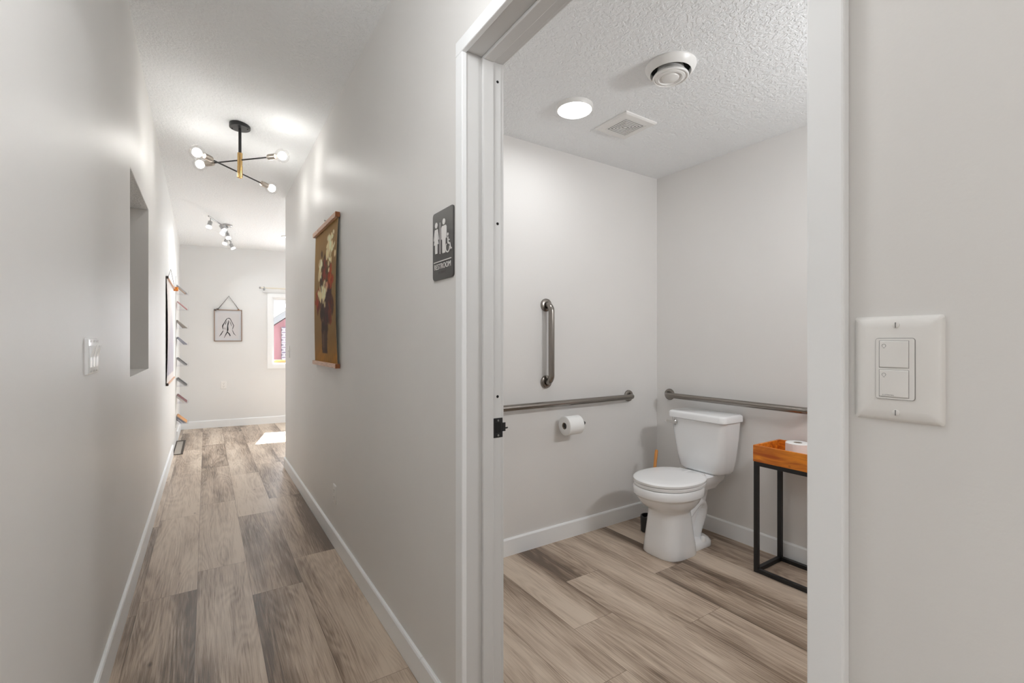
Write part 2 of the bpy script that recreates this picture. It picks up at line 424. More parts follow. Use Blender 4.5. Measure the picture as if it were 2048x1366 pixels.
struct(MB().box((-3.3, -4.2, 0), (XI, -4.1, HT)).build('wall_lobby_back', M['wall'], origin=(0, 0, 0)))
struct(MB().box((-3.3, -4.1, 0), (-3.2, -.36, HT)).build('wall_lobby_left', M['wall'], origin=(0, 0, 0)))
struct(MB().box((-3.2, -.5, 0), (XL-.14, -.36, HT)).build('wall_lobby_front', M['wall'], origin=(0, 0, 0)))
WX0, WX1, WZ0, WZ1 = .842, 1.80, .900, 1.930     # window on the far wall
mb = MB()
def fbox(mb, x0, x1, z0, z1, o0, o1):
    p = [FW(x, z, o) for z in (z0, z1) for (x, o) in ((x0, o0), (x1, o0), (x1, o1), (x0, o1))]
    return mb.poly(p, [(3,2,1,0),(4,5,6,7),(0,1,5,4),(1,2,6,5),(2,3,7,6),(3,0,4,7)])
for (x0, x1, z0, z1) in ((XL-.14, WX0, 0, HT), (WX1, 4.62, 0, HT), (WX0, WX1, 0, WZ0), (WX0, WX1, WZ1, HT)): fbox(mb, x0, x1, z0, z1, 0, -.15)
struct(mb.build('wall_far', M['farwall'], origin=(0, 0, 0)))
# ceilings
mb = MB(); xs = [-3.3, XL-.14, XL] + [XL+(XR-XL)*i/4 for i in range(1, 5)] + [1.5, 3, 4.6]; ys = [-4.2, 1.2] + [1.2+.5*i for i in range(1, 14)] + [8.3]
nx, ny = len(xs), len(ys)
pts = [(x, y, zc(x, y)) for y in ys for x in xs] + [(x, y, 3.1) for y in ys for x in xs]
fs = []
for lvl in (0, nx*ny):
    for j in range(ny-1):
        for i in range(nx-1): fs.append(tuple(lvl+q for q in (j*nx+i, j*nx+i+1, (j+1)*nx+i+1, (j+1)*nx+i)))
rim = [i for i in range(nx)] + [j*nx+nx-1 for j in range(1, ny)] + [(ny-1)*nx+i for i in range(nx-2, -1, -1)] + [j*nx for j in range(ny-2, 0, -1)]
for a, b in zip(rim, rim[1:]+rim[:1]): fs.append((a, b, b+nx*ny, a+nx*ny))
mb.poly(pts, fs); struct(mb.build('ceiling', M['ceiling'], origin=(0, 0, 0)))
struct(MB().box((XI, YV, ZR), (XB, YB, ZR+.05)).build('ceiling_restroom', M['ceiling'], origin=(0, 0, 0)))

# ------------------------------------------------------------------ baseboards
def board(name, a, b, n, h=.108, t=.013):
    # a, b floor points on the wall face; n points into the room
    a, b, n = Vector(a), Vector(b), Vector(n)
    prof = [(0, 0), (t, 0), (t, h-.008), (t-.004, h-.001), (t-.007, h), (0, h)]
    r = [[p + n*u + Vector((0, 0, z)) for (u, z) in prof] for p in (a, b)]
    return struct(MB().loft(r).build(name, M['trim'], smooth=None, origin=(0, 0, 0)))
board('baseboard_left', (XL, -.5, 0), (XL, 6.29, 0), (1, 0, 0), .118)
board('baseboard_left.001', (XL, 7.20, 0), (XL, yf(XL)-.013, 0), (1, 0, 0), .118)
board('baseboard_right', (XR, 1.590, 0), (XR, YE+.013, 0), (-1, 0, 0), .098)
board('baseboard_right.001', (XR, 1.2945, 0), (XR, 1.5885, 0), (-1, 0, 0), .0975)
board('baseboard_right_end', (XR-.013, YE, 0), (XI, YE, 0), (0, 1, 0), .098)
board('baseboard_right.002', (XR, -4.1, 0), (XR, .2475, 0), (-1, 0, 0), .098)
board('baseboard_far', FW(XL, 0), FW(.295, 0), Vector((-.106, -.994, 0)))
board('baseboard_far.001', FW(.2955, 0), FW(4.4, 0), Vector((-.106, -.994, 0)), .1075)
board('baseboard_restroom_left', (XI, YB, 0), (XB-.013, YB, 0), (0, -1, 0), .100)
board('baseboard_restroom_back', (XB, YV, 0), (XB, YB, 0), (-1, 0, 0), .100)

# ------------------------------------------------------------------ door frame
door = struct(empty('door_1', (XR, (YD0+YD1)/2, 0)))
HZ = 2.120
c = MB()
c.box((XR-.017, YD1-.006, 0), (XR, YD1+.038, HZ), .003, 2); c.build('casing_side', M['trim'], door)
c = MB(); c.box((XR-.017, YD0-.037, 0), (XR, YD0+.005, HZ), .003, 2); c.build('casing_side', M['trim'], door)
c = MB(); c.box((XR-.017, YD0-.037, HZ+.0006), (XR, YD1+.038, HZ+.044), .003, 2); c.build('casing_head', M['trim'], door)
for (y0, y1) in ((YD1, YD1+.012), (YD0-.012, YD0)):
    MB().box((XR, y0, 0), (XI, y1, 2.128), .001).build('jamb', M['trim2'], door)
MB().box((XR, YD0-.012, 2.128), (XI, YD1+.012, 2.140), .001).build('head_jamb', M['trim2'], door)
MB().box((.714, YD1-.011, 0), (.752, YD1, 2.128), .0025).build('door_stop', M['trim2'], door)
MB().box((.714, YD0, 0), (.752, YD0+.011, 2.128), .0025).build('door_stop', M['trim2'], door)
MB().box((.714, YD0+.011, 2.117), (.752, YD1-.011, 2.128), .0025).build('door_stop', M['trim2'], door)
for (y0, y1) in ((YD1+.006, YD1+.062), (YD0-.062, YD0-.006)):
    MB().box((XI, y0, 0), (XI+.015, y1, 2.134), .003).build('casing_side', M['trim2'], door)
MB().box((XI, YD0-.062, 2.134), (XI+.015, YD1+.062, 2.19), .003).build('casing_head', M['trim2'], door)
for z in (2.068, 1.618, 1.070):
    tag(MB().lathe((.7725, YD1+.0005, z), (0, -1, 0), [(.0045, 0), (.0045, .0012), (.003, .0018)], 14).build('silencer', M['hole'], door), 'black rubber silencer dot')
sp = tag(MB().box((.756, YD1-.0022, .940), (.7905, YD1+.0005, 1.002), .0008).build('strike_plate', M['black'], door), 'black metal strike plate')
lip = MB(); lip.box((.7905, YD1-.0022, .958), (.8015, YD1-.0002, .986), .0006)
lip.tube([(.8015, YD1-.0012, .968), (.8045, YD1-.003, .968), (.8065, YD1-.006, .970)], .0025, 8); lip.build('strike_lip', M['black'], sp)
MB().box((.764, YD1-.0027, .955), (.783, YD1-.0021, .988), .0002).build('latch_hole', M['hole'], sp)
for z in (.947, .994): MB().lathe((.774, YD1-.0021, z), (0, -1, 0), [(.0035, 0), (.003, .001)], 12).build('screw', M['nickel_grey'], sp)

# ------------------------------------------------------------------ far window
win = struct(empty('window_1', FW((WX0+WX1)/2, WZ0)))
c = MB()
for (x0, x1, z0, z1) in ((WX0-.062, WX0, WZ0-.062, WZ1+.054), (WX1, WX1+.062, WZ0-.062, WZ1+.054), (WX0, WX1, WZ1, WZ1+.054), (WX0, WX1, WZ0-.062, WZ0)):
    fbox(c, x0, x1, z0, z1, .014, 0)
c.build('window_casing', M['trim'], win)
c = MB()
for (x0, x1, z0, z1) in ((WX0, WX0+.012, WZ0, WZ1), (WX1-.012, WX1, WZ0, WZ1), (WX0, WX1, WZ1-.012, WZ1), (WX0, WX1, WZ0, WZ0+.012)): fbox(c, x0, x1, z0, z1, 0, -.15)
for (x0, x1, z0, z1) in ((WX0+.012, WX0+.034, WZ0+.012, WZ1-.012), (WX1-.034, WX1-.012, WZ0+.012, WZ1-.012), (WX0+.034, WX1-.034, WZ1-.036, WZ1-.012), (WX0+.034, WX1-.034, WZ0+.010, WZ0+.016)): fbox(c, x0, x1, z0, z1, -.07, -.11)
c.build('window_frame', M['trim'], win)
fbox(MB(), WX0+.034, WX1-.034, WZ0+.016, WZ1-.036, -.088, -.092).build('window_pane', M['glass'], win)
cr = empty('curtain_rod', FW(.68, 2.06), 'slim pale curtain rod mounted over the far window', 'curtain rod')
a = FW(.688, 2.058, .075); b = FW(1.95, 2.058, .075)
MB().cyl(a, b, .009, n=14).build('rod', M['ivory'], cr, 40)
MB().lathe(a, a-b, [(.010, -.002), (.015, .002), (.015, .018), (.008, .024)], 14).build('finial', M['nickel_grey'], cr, 40)
for x in (.735, 1.90):
    c = MB(); c.box(FW(x-.010, 2.025, .006), FW(x+.010, 2.085, -.0), .001); c.cyl(FW(x, 2.052, .004), FW(x, 2.052, .078), .006, n=10); c.cyl(FW(x, 2.035, .075), FW(x, 2.062, .075), .012, n=12)
    c.build('bracket', M['nickel_grey'], cr)

# ------------------------------------------------------------------ outdoors beyond the window
struct(MB().box((-8, 8.6, -.9), (16, 40, -.8)).build('ground', M['gravel'], origin=(0, 0, 0)))
h = empty('house', (4.2, 13, -.8), 'red sided house with grey fascia seen through the far window', 'house')
g = MB(); g.prism([(1.42, -.8), (7.0, -.8), (7.0, 2.0), (4.2, 3.65), (1.42, 1.65)], lambda u, w, t: Vector((u, t, w)), 13.0, 17.0); g.build('wall', M['barn'], h)
c = MB(); c.prism([(1.30, 1.60), (4.2, 3.68), (7.1, 2.05), (7.1, 2.20), (4.2, 3.86), (1.30, 1.76)], lambda u, w, t: Vector((u, t, w)), 12.75, 13.0); c.build('fascia', M['fascia'], h)
c = MB(); c.prism([(1.28, 1.765), (4.2, 3.866), (7.12, 2.205), (7.12, 2.27), (4.2, 3.94), (1.28, 1.835)], lambda u, w, t: Vector((u, t, w)), 12.7, 17.1); c.build('roof', M['fasciawhite'], h)
MB().box((1.585, 12.86, -.8), (2.2, 13.0, 1.62)).build('brick_chase', M['brick'], h)
h2 = empty('house', (4, 20, -.8), 'pale shingled roof of a house behind the red one', 'house')
MB().box((-4, 22, -.8), (14, 27, 2.2)).build('wall', M['fasciawhite'], h2)
MB().poly([(-4.5, 21.6, 2.0), (14.5, 21.6, 2.0), (14.5, 26, 6.5), (-4.5, 26, 6.5), (-4.5, 21.6, 1.9), (14.5, 21.6, 1.9), (14.5, 26, 6.4), (-4.5, 26, 6.4)],
          [(0,1,2,3),(7,6,5,4),(0,4,5,1),(1,5,6,2),(2,6,7,3),(3,7,4,0)]).build('roof', M['shingle'], h2)
wb = empty('window_box', FW(1.3, .86, -.2), 'orange cedar planter box outside the far window sill', 'planter')
c = MB(); fbox(c, .90, 1.75, .85, .962, -.17, -.19); fbox(c, .90, 1.75, .85, .955, -.33, -.35); fbox(c, .90, .92, .85, .955, -.19, -.33); fbox(c, 1.73, 1.75, .85, .955, -.19, -.33); c.build('side_board', M['planter'], wb)
fbox(MB(), .92, 1.73, .85, .865, -.19, -.33).build('bottom_board', M['planter'], wb)

# ------------------------------------------------------------------ chandelier in the hall
def bulb_g(parent, p, d, r, glow=True, power=4.0):
    """clear globe bulb seated in a socket at p, pointing along d"""
    p, d = Vector(p), Vector(d).normalized()
    prof = [(.013, 0), (.014, .008)]; cz = .012 + r*.96
    for i in range(1, 15):
        a = pi*(1 - i/15.0)*.93
        prof.append((max(r*sin(a), .001), cz + r*-cos(pi - a)*-1 if False else cz - r*cos(pi - a)*-1*-1)) if False else prof.append((r*sin(a), cz + r*cos(a)))
    prof.append((.0005, cz + r))
    b = MB().lathe(p, d, prof, 24, False, True).build('bulb', M['bulbglass'], parent, 60)
    return b, p + d*cz
ch = empty('chandelier', (.197, 3.738, zc(.197, 3.738)), 'black and brass four bulb chandelier hanging from the hall ceiling', 'ceiling light')
CX, CY, CZ = .197, 3.738, zc(.197, 3.738)
can = MB().lathe((CX, CY, CZ+.004), (0, 0, -1), [(.064, 0), (.065, .006), (.065, .026), (.063, .029), (.0, .029)], 40, True, False).build('canopy', M['black'], ch, 30)
for s in (-1, 1): MB().lathe((CX+.046*s, CY-.02*s, CZ-.025), (0, 0, -1), [(.005, 0), (.004, .004)], 12).build('screw', M['hole'], can)
MB().cyl((CX, CY, CZ-.02), (CX, CY, 2.552), .0095, n=18).build('stem', M['black'], ch, 40)
hb = MB(); hb.lathe((CX, CY, 2.556), (0, 0, -1), [(.0, 0), (.0155, 0), (.0155, .082), (.014, .083), (.014, .088), (.0165, .089), (.0165, .170), (.006, .172), (.006, .176), (0, .176)], 22, False, False); hb.build('hub', M['brass'], ch, 35)
for (z, a, b) in ((2.508, (-.036, 3.983), (.434, 3.493)), (2.435, (-.048, 3.530), (.426, 4.030))):
    pa, pb = Vector((a[0], a[1], z)), Vector((b[0], b[1], z)); d = (pb-pa).normalized()
    # the listed ends are bulb centres
    arm = MB().cyl(pa + d*.10, pb - d*.10, .0048, n=12).build('arm', M['black'], ch, 40)
    for (p, q) in ((pa, -d), (pb, d)):
        s0 = p - q*.112
        MB().lathe(s0, q, [(.007, -.012), (.009, 0), (.018, .001), (.0195, .006), (.0195, .058), (.017, .060), (0, .060)], 22, True, False).build('socket', M['nickel'], arm, 35)
        bu, cen = bulb_g(ch, s0 + q*.055, q, .046)
        fil = MB().lathe(cen - q*.028, q, [(.006, -.006), (.018, .006), (.0255, .018), (.028, .029), (.025, .041), (.015, .050), (.001, .055)], 16).build('filament', M['filament'], bu, 60)
        light('chandelier_bulb_light', 'POINT', cen, P[6], WARM, .035)

# ------------------------------------------------------------------ track light in the far room
tl = empty('track_light', (.215, 6.62, zc(.215, 6.62)), 'satin nickel track light with six lit spot heads on an angled rail', 'ceiling light')
zr = 2.625
path = [Vector((x, y, zr)) for x, y in ((.023, 6.086), (.085, 6.271), (.142, 6.421), (.197, 6.584), (.222, 6.809), (.225, 7.072), (.247, 7.301), (.289, 7.497))]
MB().tube(path, .008, 10).build('rail', M['nickel_grey'], tl, 50)
zt = zc(.218, 6.63)
c = MB(); c.lathe((.218, 6.63, zt+.003), (0, 0, -1), [(.052, 0), (.052, .018), (.046, .024), (.009, .025), (.009, zt-zr), (0, zt-zr)], 28, True, False); c.build('canopy', M['nickel_grey'], tl, 35)
heads = [((.042, 6.150), (-.022, -.02, -.100), .042), ((.142, 6.421), (.045, -.015, -.075), .012), ((.205, 6.665), (-.040, -.02, -.060), .010), ((.222, 6.880), (.016, -.03, -.070), .008), ((.225, 7.100), (-.034, -.02, -.105), .040), ((.281, 7.460), (.046, .004, -.086), .030)]
for (xy, d, drop) in heads:
    t = Vector((xy[0], xy[1], zr)); e = t + Vector((0, 0, -drop)); d = Vector(d).normalized()
    hd = MB(); hd.cyl(t + Vector((0, 0, .004)), e + d*.004, .0045, n=10)
    hd.lathe(e, d, [(.008, -.002), (.019, .002), (.021, .008), (.021, .056), (.018, .058), (0, .057)], 20, True, False)
    h_ = hd.build('spot_head', M['nickel_grey'], tl, 35)
    MB().lathe(e + d*.046, d, [(.015, 0), (.026, .020), (.029, .028), (.027, .033), (0, .036)], 20, True, False).build('bulb', M['bulbface'], h_, 50)
    sl = light('track_bulb_light', 'SPOT', e + d*.090, P[7], NEUT, .025, direction=d).data; sl.spot_size = radians(125); sl.spot_blend = 1.0
dl = MB().lathe((.885, 6.85, zc(.885, 6.85)+.002), (0, 0, -1), [(.05, 0), (.05, .010), (.042, .014)], 24, True, False)
dle = empty('recessed_light', (.885, 6.85, zc(.885, 6.85)), 'small round recessed light glimpsed past the hall wall end', 'ceiling light')
dl.build('trim_ring', M['plastic'], dle, 40)
MB().lathe((.885, 6.85, zc(.885, 6.85)-.004), (0, 0, -1), [(.042, 0), (.042, .008), (0, .009)], 24, True, False).build('diffuser', M['glow'], dle, 40)

# ------------------------------------------------------------------ restroom ceiling fittings
e = empty('disc_light', (1.571, 1.804, ZR), 'glowing round white disc light on the restroom ceiling', 'ceiling light')
MB().lathe((1.571, 1.804, ZR), (0, 0, -1), [(.094, 0), (.094, .012), (.088, .021), (.086, .021), (.086, .014)], 48, True, False).build('rim', M['plastic'], e, 40)
MB().lathe((1.571, 1.804, ZR-.010), (0, 0, -1), [(.0855, 0), (.0855, .012), (.080, .0155), (0, .017)], 48, True, False).build('diffuser', M['glow'], e, 40)
e = empty('exhaust_fan', (1.941, 1.805, ZR), 'square white exhaust fan grille with concentric slots on restroom ceiling', 'vent')
q = .119
c = MB(); ring = lambda s, z: [(1.941-s, 1.805-s, z), (1.941+s, 1.805-s, z), (1.941+s, 1.805+s, z), (1.941-s, 1.805+s, z)]
c.loft([[Vector(p) for p in ring(s, z)] for s, z in ((q, ZR), (q, ZR-.006), (q-.008, ZR-.012), (.079, ZR-.0138), (.079, ZR-.0112))], True, False)
fr = c.build('cover', M['plastic'], e)
MB().box((1.941-.079, 1.805-.079, ZR-.0122), (1.941+.079, 1.805+.079, ZR-.0112)).build('backing', M['hole'], e)
for k in range(6):
    s1 = .0775 - k*.0135; s0 = max(s1 - .0086, 0)
    if k == 5: MB().box((1.941-s1, 1.805-s1, ZR-.0138), (1.941+s1, 1.805+s1, ZR-.0123)).build('louver', M['plastic'], e)
    else:
        c = MB(); c.loft([[Vector(p) for p in ring(s, z)] for s, z in ((s1, ZR-.0123), (s1, ZR-.0136), (s0, ZR-.0136), (s0, ZR-.0123))], False, False); c.build('louver', M['plastic'], e)
DX, DY = 1.690, 1.310
e = empty('air_diffuser', (DX, DY, ZR), 'round white air diffuser with stepped centre cone on restroom ceiling', 'vent')
MB().lathe((DX, DY, ZR), (0, 0, -1), [(.106, 0), (.107, .005), (.103, .014), (.093, .028), (.086, .033), (.084, .031), (.0835, .012)], 56, True, False).build('flange', M['plastic'], e, 35)
MB().lathe((DX, DY, ZR-.006), (0, 0, -1), [(.083, 0), (.083, .001), (0, .001)], 40, True, False).build('throat', M['hole'], e)
MB().lathe((DX, DY, ZR-.007), (0, 0, -1), [(.054, 0), (.058, .018), (.068, .030), (.0735, .037), (.0755, .042), (.073, .046), (.069, .047), (.067, .043), (.063, .043), (.060, .047), (.050, .049), (.045, .042), (.038, .041), (.035, .048), (.029, .051), (0, .052)], 56, True, False).build('cone', M['plastic'], e, 35)

# ------------------------------------------------------------------ signs, switches, outlets
def PR(x):   # plane on the right hall wall: u runs to the reader's right (-Y), w up, t out of the wall
    return lambda y0, z0: (lambda u, w, t: Vector((x - t, y0 - u, z0 + w)))
def rrect(w, h, r, n=6):
    pts = []
    for (cx, cy, a0) in ((w-r, r, -90), (w-r, h-r, 0), (r, h-r, 90), (r, r, 180)):
        for i in range(n+1): a = radians(a0 + 90*i/n); pts.append((cx + r*cos(a), cy + r*sin(a)))
    return pts
SX = XR; fn = PR(SX)(1.491, 1.452)
sg = empty('restroom_sign', (SX, 1.412, 1.452), 'charcoal restroom sign with white figures beside the door frame', 'sign')
c = MB(); w, hh = .158, .230
c.loft([[fn(u*(1-2*i/w)+i, v*(1-2*i/hh)+i, t) for u, v in rrect(w, hh, .012)] for (i, t) in ((0, 0), (0, .0045), (.0012, .006))]); c.build('plate', M['sign'], sg, 40)
def pic(name, polys, mat_='sign_white', t1=.0075):
    c = MB()
    for pl in polys: c.prism(pl, fn, .0055, t1)
    return c.build(name, M[mat_], sg)
def ribbon(path, wd):
    l, r = [], []
    for i, p in enumerate(path):
        a = Vector(path[max(i-1, 0)]); b = Vector(path[min(i+1, len(path)-1)]); d = (b-a).normalized(); n = Vector((-d.y, d.x))
        ww = wd[i] if isinstance(wd, (list, tuple)) else wd
        l.append((p[0]+n.x*ww/2, p[1]+n.y*ww/2)); r.append((p[0]-n.x*ww/2, p[1]-n.y*ww/2))
    return l + r[::-1]
cw = .032
pic('woman_figure', [circle2(cw, .186, .0098, 20, .0098),
    [(cw-.011, .172), (cw+.011, .172), (cw+.020, .142), (cw+.021, .136), (cw+.016, .135), (cw+.0095, .157), (cw+.0085, .150), (cw+.019, .121), (cw-.019, .121), (cw-.0085, .150), (cw-.0095, .157), (cw-.016, .135), (cw-.021, .136), (cw-.020, .142)],
    [(cw-.009, .1215), (cw-.0012, .1215), (cw-.0012, .090), (cw-.008, .090)], [(cw+.0012, .1215), (cw+.009, .1215), (cw+.008, .090), (cw+.0012, .090)]])
cm = .092
pic('man_figure', [circle2(cm, .1875, .0098, 20),
    [(cm-.015, .174), (cm+.015, .174), (cm+.020, .168), (cm+.020, .131), (cm+.0145, .131), (cm+.0135, .160), (cm+.0125, .128), (cm-.0125, .128), (cm-.0135, .160), (cm-.0145, .131), (cm-.020, .131), (cm-.020, .168)],
    [(cm-.0120, .1285), (cm-.0010, .1285), (cm-.0010, .084), (cm-.0105, .084)], [(cm+.0010, .1285), (cm+.0120, .1285), (cm+.0105, .084), (cm+.0010, .084)]])
pic('divider_bar', [[(.0610, .085), (.0630, .085), (.0630, .190), (.0610, .190)]])
wx, wy = .121, .098
whl = [(wx + .0150*cos(a), wy + .0150*sin(a)) for a in [radians(125 + 240*i/24) for i in range(25)]]
pic('wheelchair_figure', [circle2(wx+.001, wy+.042, .0052, 16), ribbon(whl, .0038), ribbon([(wx+.001, wy+.034), (wx+.003, wy+.014)], .0058), ribbon([(wx+.002, wy+.0245), (wx+.014, wy+.0225)], .0036),
    ribbon([(wx+.002, wy+.0130), (wx+.0165, wy+.0115)], .0042), ribbon([(wx+.0155, wy+.0125), (wx+.0225, wy-.0085)], .0042), ribbon([(wx+.0215, wy-.0085), (wx+.0290, wy-.0055)], .0038)])
pic('rule_line', [[(.012, .0590), (.146, .0590), (.146, .0618), (.012, .0618)]])
def text(body, parent, loc, size, mat_, rot, ext=.0006, sx=1.0):
    cu = bpy.data.curves.new('lettering', 'FONT'); cu.body = body; cu.size = size; cu.extrude = ext; cu.align_x = 'CENTER'; cu.space_character = 1.02
    tmp = bpy.data.objects.new('lettering_curve', cu); me = bpy.data.meshes.new_from_object(tmp)
    bpy.data.objects.remove(tmp); bpy.data.curves.remove(cu); me.materials.clear(); me.materials.append(M[mat_])
    o = bpy.data.objects.new('lettering', me); COL.objects.link(o)
    mtx = rot.to_4x4(); mtx.translation = Vector(loc) - ORIGIN[parent.name]
    o.parent = parent; o.matrix_local = mtx @ Matrix.Diagonal((sx, 1, 1, 1)); return o
ROT_R = Matrix(((0, 0, -1), (-1, 0, 0), (0, 1, 0)))     # reads on the right hall wall
text('RESTROOM', sg, fn(.079, .0355, .0064), .0255, 'sign_white', ROT_R, .0005, .97)
c = MB(); bx = .050
for ch_ in ([0,1,2,4], [0,4], [1,2,3], [1,2,3,4], [0,1,2,4], [0,2,4], [0,2,4], [0,2,3]):
    for k in ch_:
        p = fn(bx + .0026*(k//3), .026 - .0027*(k % 3), .0058); c.lathe(p, (-1, 0, 0), [(.0010, 0), (.0008, .0006), (.0001, .0009)], 8)
    bx += .0075
c.build('braille', M['sign_black'], sg)

def plate(parent, mk, w, h, t, r=.004, name='plate', inset=.006):
    c = MB(); c.loft([[mk(u*(1-2*i/w)+i, v*(1-2*i/h)+i, tt) for u, v in rrect(w, h, r)] for (i, tt) in ((0, 0), (0, t*.35), (inset*.35, t*.75), (inset, t))])
    return c.build(name, M['plastic'], parent, 60)
def screw(parent, p, n, r=.0032, ang=0.0):
    p, n = Vector(p), Vector(n); o = MB().lathe(p, n, [(r, 0), (r*.9, .001), (r*.4, .0016), (0, .0017)], 16, True, False).build('screw', M['plastic'], parent, 40)
    a = Vector((0, 0, 1)) if abs(n.z) < .5 else Vector((1, 0, 0)); b = n.cross(a)
    MB().poly([p + n*.0014 + a*(s*r*.85) + b*(q*.0005) + n*(z*.0005) for z in (0, 1) for (s, q) in ((-1, -1), (1, -1), (1, 1), (-1, 1))], [(3,2,1,0),(4,5,6,7),(0,1,5,4),(1,2,6,5),(2,3,7,6),(3,0,4,7)]).build('slot', M['plastic_dark'], o)
# right: two button dimmer
fn = PR(XR)(.2415, 1.1525)
sw = empty('dimmer_switch', (XR, .2005, 1.1525), 'large white two button dimmer plate right of the door casing', 'light switch')
plate(sw, fn, .082, .120, .0065, .003, inset=.012)
c = MB(); c.loft([[fn(.0225+u, .0255+v, t) for u, v in rrect(.0355, .0690, .0025)] for t in (.0055, .0078)]); dm = c.build('dimmer_body', M['plastic'], sw, 40)
c = MB(); c.loft([[fn(.0225-.0005+u, .0255-.0005+v, t) for u, v in rrect(.0365, .0700, .003)] for t in (.0055, .0069)]); c.build('body_gap', M['plastic_dark'], sw, 40)
for (z0, z1) in ((.0280, .0583), (.0615, .0915)):
    c = MB(); c.loft([[fn(.0262+u*(1-2*i/.0265)+i, z0+v*(1-2*i/.03)+i, t) for u, v in rrect(.0265, z1-z0, .001)] for (i, t) in ((0, .0076), (0, .0084), (.0006, .0088))]); b_ = c.build('button', M['plastic'], dm)
    c = MB(); c.prism(ribbon([(.0306+.0018*cos(a), z1-.0052+.0018*sin(a)) for a in [radians(-55+290*i/16) for i in range(17)]], .00035), fn, .0087, .0090); c.prism([(.0297, z1-.0080), (.0315, z1-.0080), (.0315, z1-.0075), (.0297, z1-.0075)], fn, .0087, .0090)
    c.build('lamp_icon', M['plastic_dark'], b_)
    # shadow gap round the button
    c = MB(); o_ = .0004; c.prism(ribbon([(.0262-o_, z0-o_), (.0262+.0265+o_, z0-o_), (.0262+.0265+o_, z1+o_), (.0262-o_, z1+o_), (.0262-o_, z0-o_)], .0005), fn, .0075, .00785); c.build('button_gap', M['plastic_dark'], dm)
text('LUTRON', dm, fn(.0345, .0292, .0089), .0021, 'plastic_dark', ROT_R, .00006, 1.25)
for z in (.0103, .1097): screw(sw, fn(.041, z, .0062), (-1, 0, 0), .0036)
# left: three rocker plate
def PL(x): return lambda y0, z0: (lambda u, w, t: Vector((x + t, y0 + u, z0 + w)))
fn = PL(XL)(1.905, 1.140)
s3 = empty('rocker_switch', (XL, 1.99, 1.140), 'white plate with three rocker switches on the left hall wall', 'light switch')
plate(s3, fn, .166, .115, .0085, .004, inset=.005).data.materials[0] = M['seat']
for k in range(3):
    u0 = .0195 + .0465*k; c = MB()
    prof = [(.0075, .0235), (.0100, .0235), (.0105, .055), (.0185, .0915), (.0075, .0915)]
    c.loft([[fn(u0 + d_, w_, t_) for (t_, w_) in prof] for d_ in (0, .0335)]); c.build('rocker', M['seat'], s3)
    for z in (.010, .105): screw(s3, fn(u0+.0167, z, .0083), (1, 0, 0), .0032)
# small switch near the hall end
fn = PR(XR)(4.875, 1.095)
s1 = empty('toggle_switch', (XR, 4.84, 1.095), 'single white switch plate near the end of the right hall wall', 'light switch')
plate(s1, fn, .072, .117, .006); c = MB(); c.loft([[fn(.0295+d_, w_, t_) for (t_, w_) in ((.005, .048), (.014, .066), (.005, .069))] for d_ in (0, .012)]); c.build('toggle', M['plastic'], s1)
def outlet(mk, base, n, label):
    o = empty('wall_outlet', base, label, 'outlet'); plate(o, mk, .072, .116, .0055)
    for z0 in (.022, .064):
        c = MB(); c.loft([[mk(.019+u, z0+v, t) for u, v in rrect(.034, .030, .010)] for t in (.005, .0068)]); f_ = c.build('socket', M['plastic'], o, 40)
        c = MB()
        for uu in (.0285, .0415): c.prism([(uu, z0+.014), (uu+.002, z0+.014), (uu+.002, z0+.024), (uu, z0+.024)], mk, .0066, .0071)
        c.prism(circle2(.036, z0+.007, .0026, 10), mk, .0066, .0071); c.build('slots', M['hole'], f_)
    screw(o, mk(.036, .058, .0053), n)
outlet(PR(XR)(3.008, .254), (XR, 2.97, .254), (-1, 0, 0), 'white wall outlet low on the right hall wall')
outlet(lambda u, w, t: FW(.180+u, .552+w, t), FW(.215, .552), (-.1, -1, 0), 'white wall outlet on the far wall under the framed drawing')

# ------------------------------------------------------------------ printed hangings
def grid_print(name, mk, nu, nw, paint, mat_, parent, thick=.0008, gain=1.0):
    """a sheet: mk(s, t, depth) -> point, paint(s, t) -> rgb; real thickness, colour stored per vertex"""
    me_pts, fs, cols = [], [], []
    for dd in (thick, 0):
        for j in range(nw+1):
            for i in range(nu+1):
                me_pts.append(mk(i/nu, j/nw, dd)); cols.append(paint(i/nu, j/nw) if dd else (.6, .55, .48))
    K = (nu+1)*(nw+1)
    for l in (0, K):
        for j in range(nw):
            for i in range(nu): fs.append(tuple(l+q for q in (j*(nu+1)+i, j*(nu+1)+i+1, (j+1)*(nu+1)+i+1, (j+1)*(nu+1)+i)))
    rim = list(range(nu+1)) + [j*(nu+1)+nu for j in range(1, nw+1)] + [nw*(nu+1)+i for i in range(nu-1, -1, -1)] + [j*(nu+1) for j in range(nw-1, 0, -1)]
    for a, b in zip(rim, rim[1:]+rim[:1]): fs.append((a, b, b+K, a+K))
    o = MB().poly(me_pts, fs).build(name, mat_, parent, 60); ca = o.data.color_attributes.new('paint', 'FLOAT_COLOR', 'POINT')
    for i, c_ in enumerate(cols): ca.data[i].color = (*(min(.8, q_*gain) for q_ in c_), 1)
    return o
def lerp(a, b, t): return tuple(x + (y-x)*t for x, y in zip(a, b))
rg = random.Random(5)
strokes = []
def daub(s, t, rs, rt, col, n, sp_s, sp_t):
    for _ in range(n):
        strokes.append((s + rg.gauss(0, sp_s), t + rg.gauss(0, sp_t), rs*rg.uniform(.6, 1.3), rt*rg.uniform(.6, 1.3), rg.uniform(-.6, .6), lerp(col, tuple(c*.6 for c in col), rg.random()**1.5)))
DK = (.035, .016, .010); RED = (.26, .035, .012); ORG = (.33, .07, .016); CRM = (.62, .50, .28); WHT = (.70, .62, .40); BRN = (.07, .035, .015)
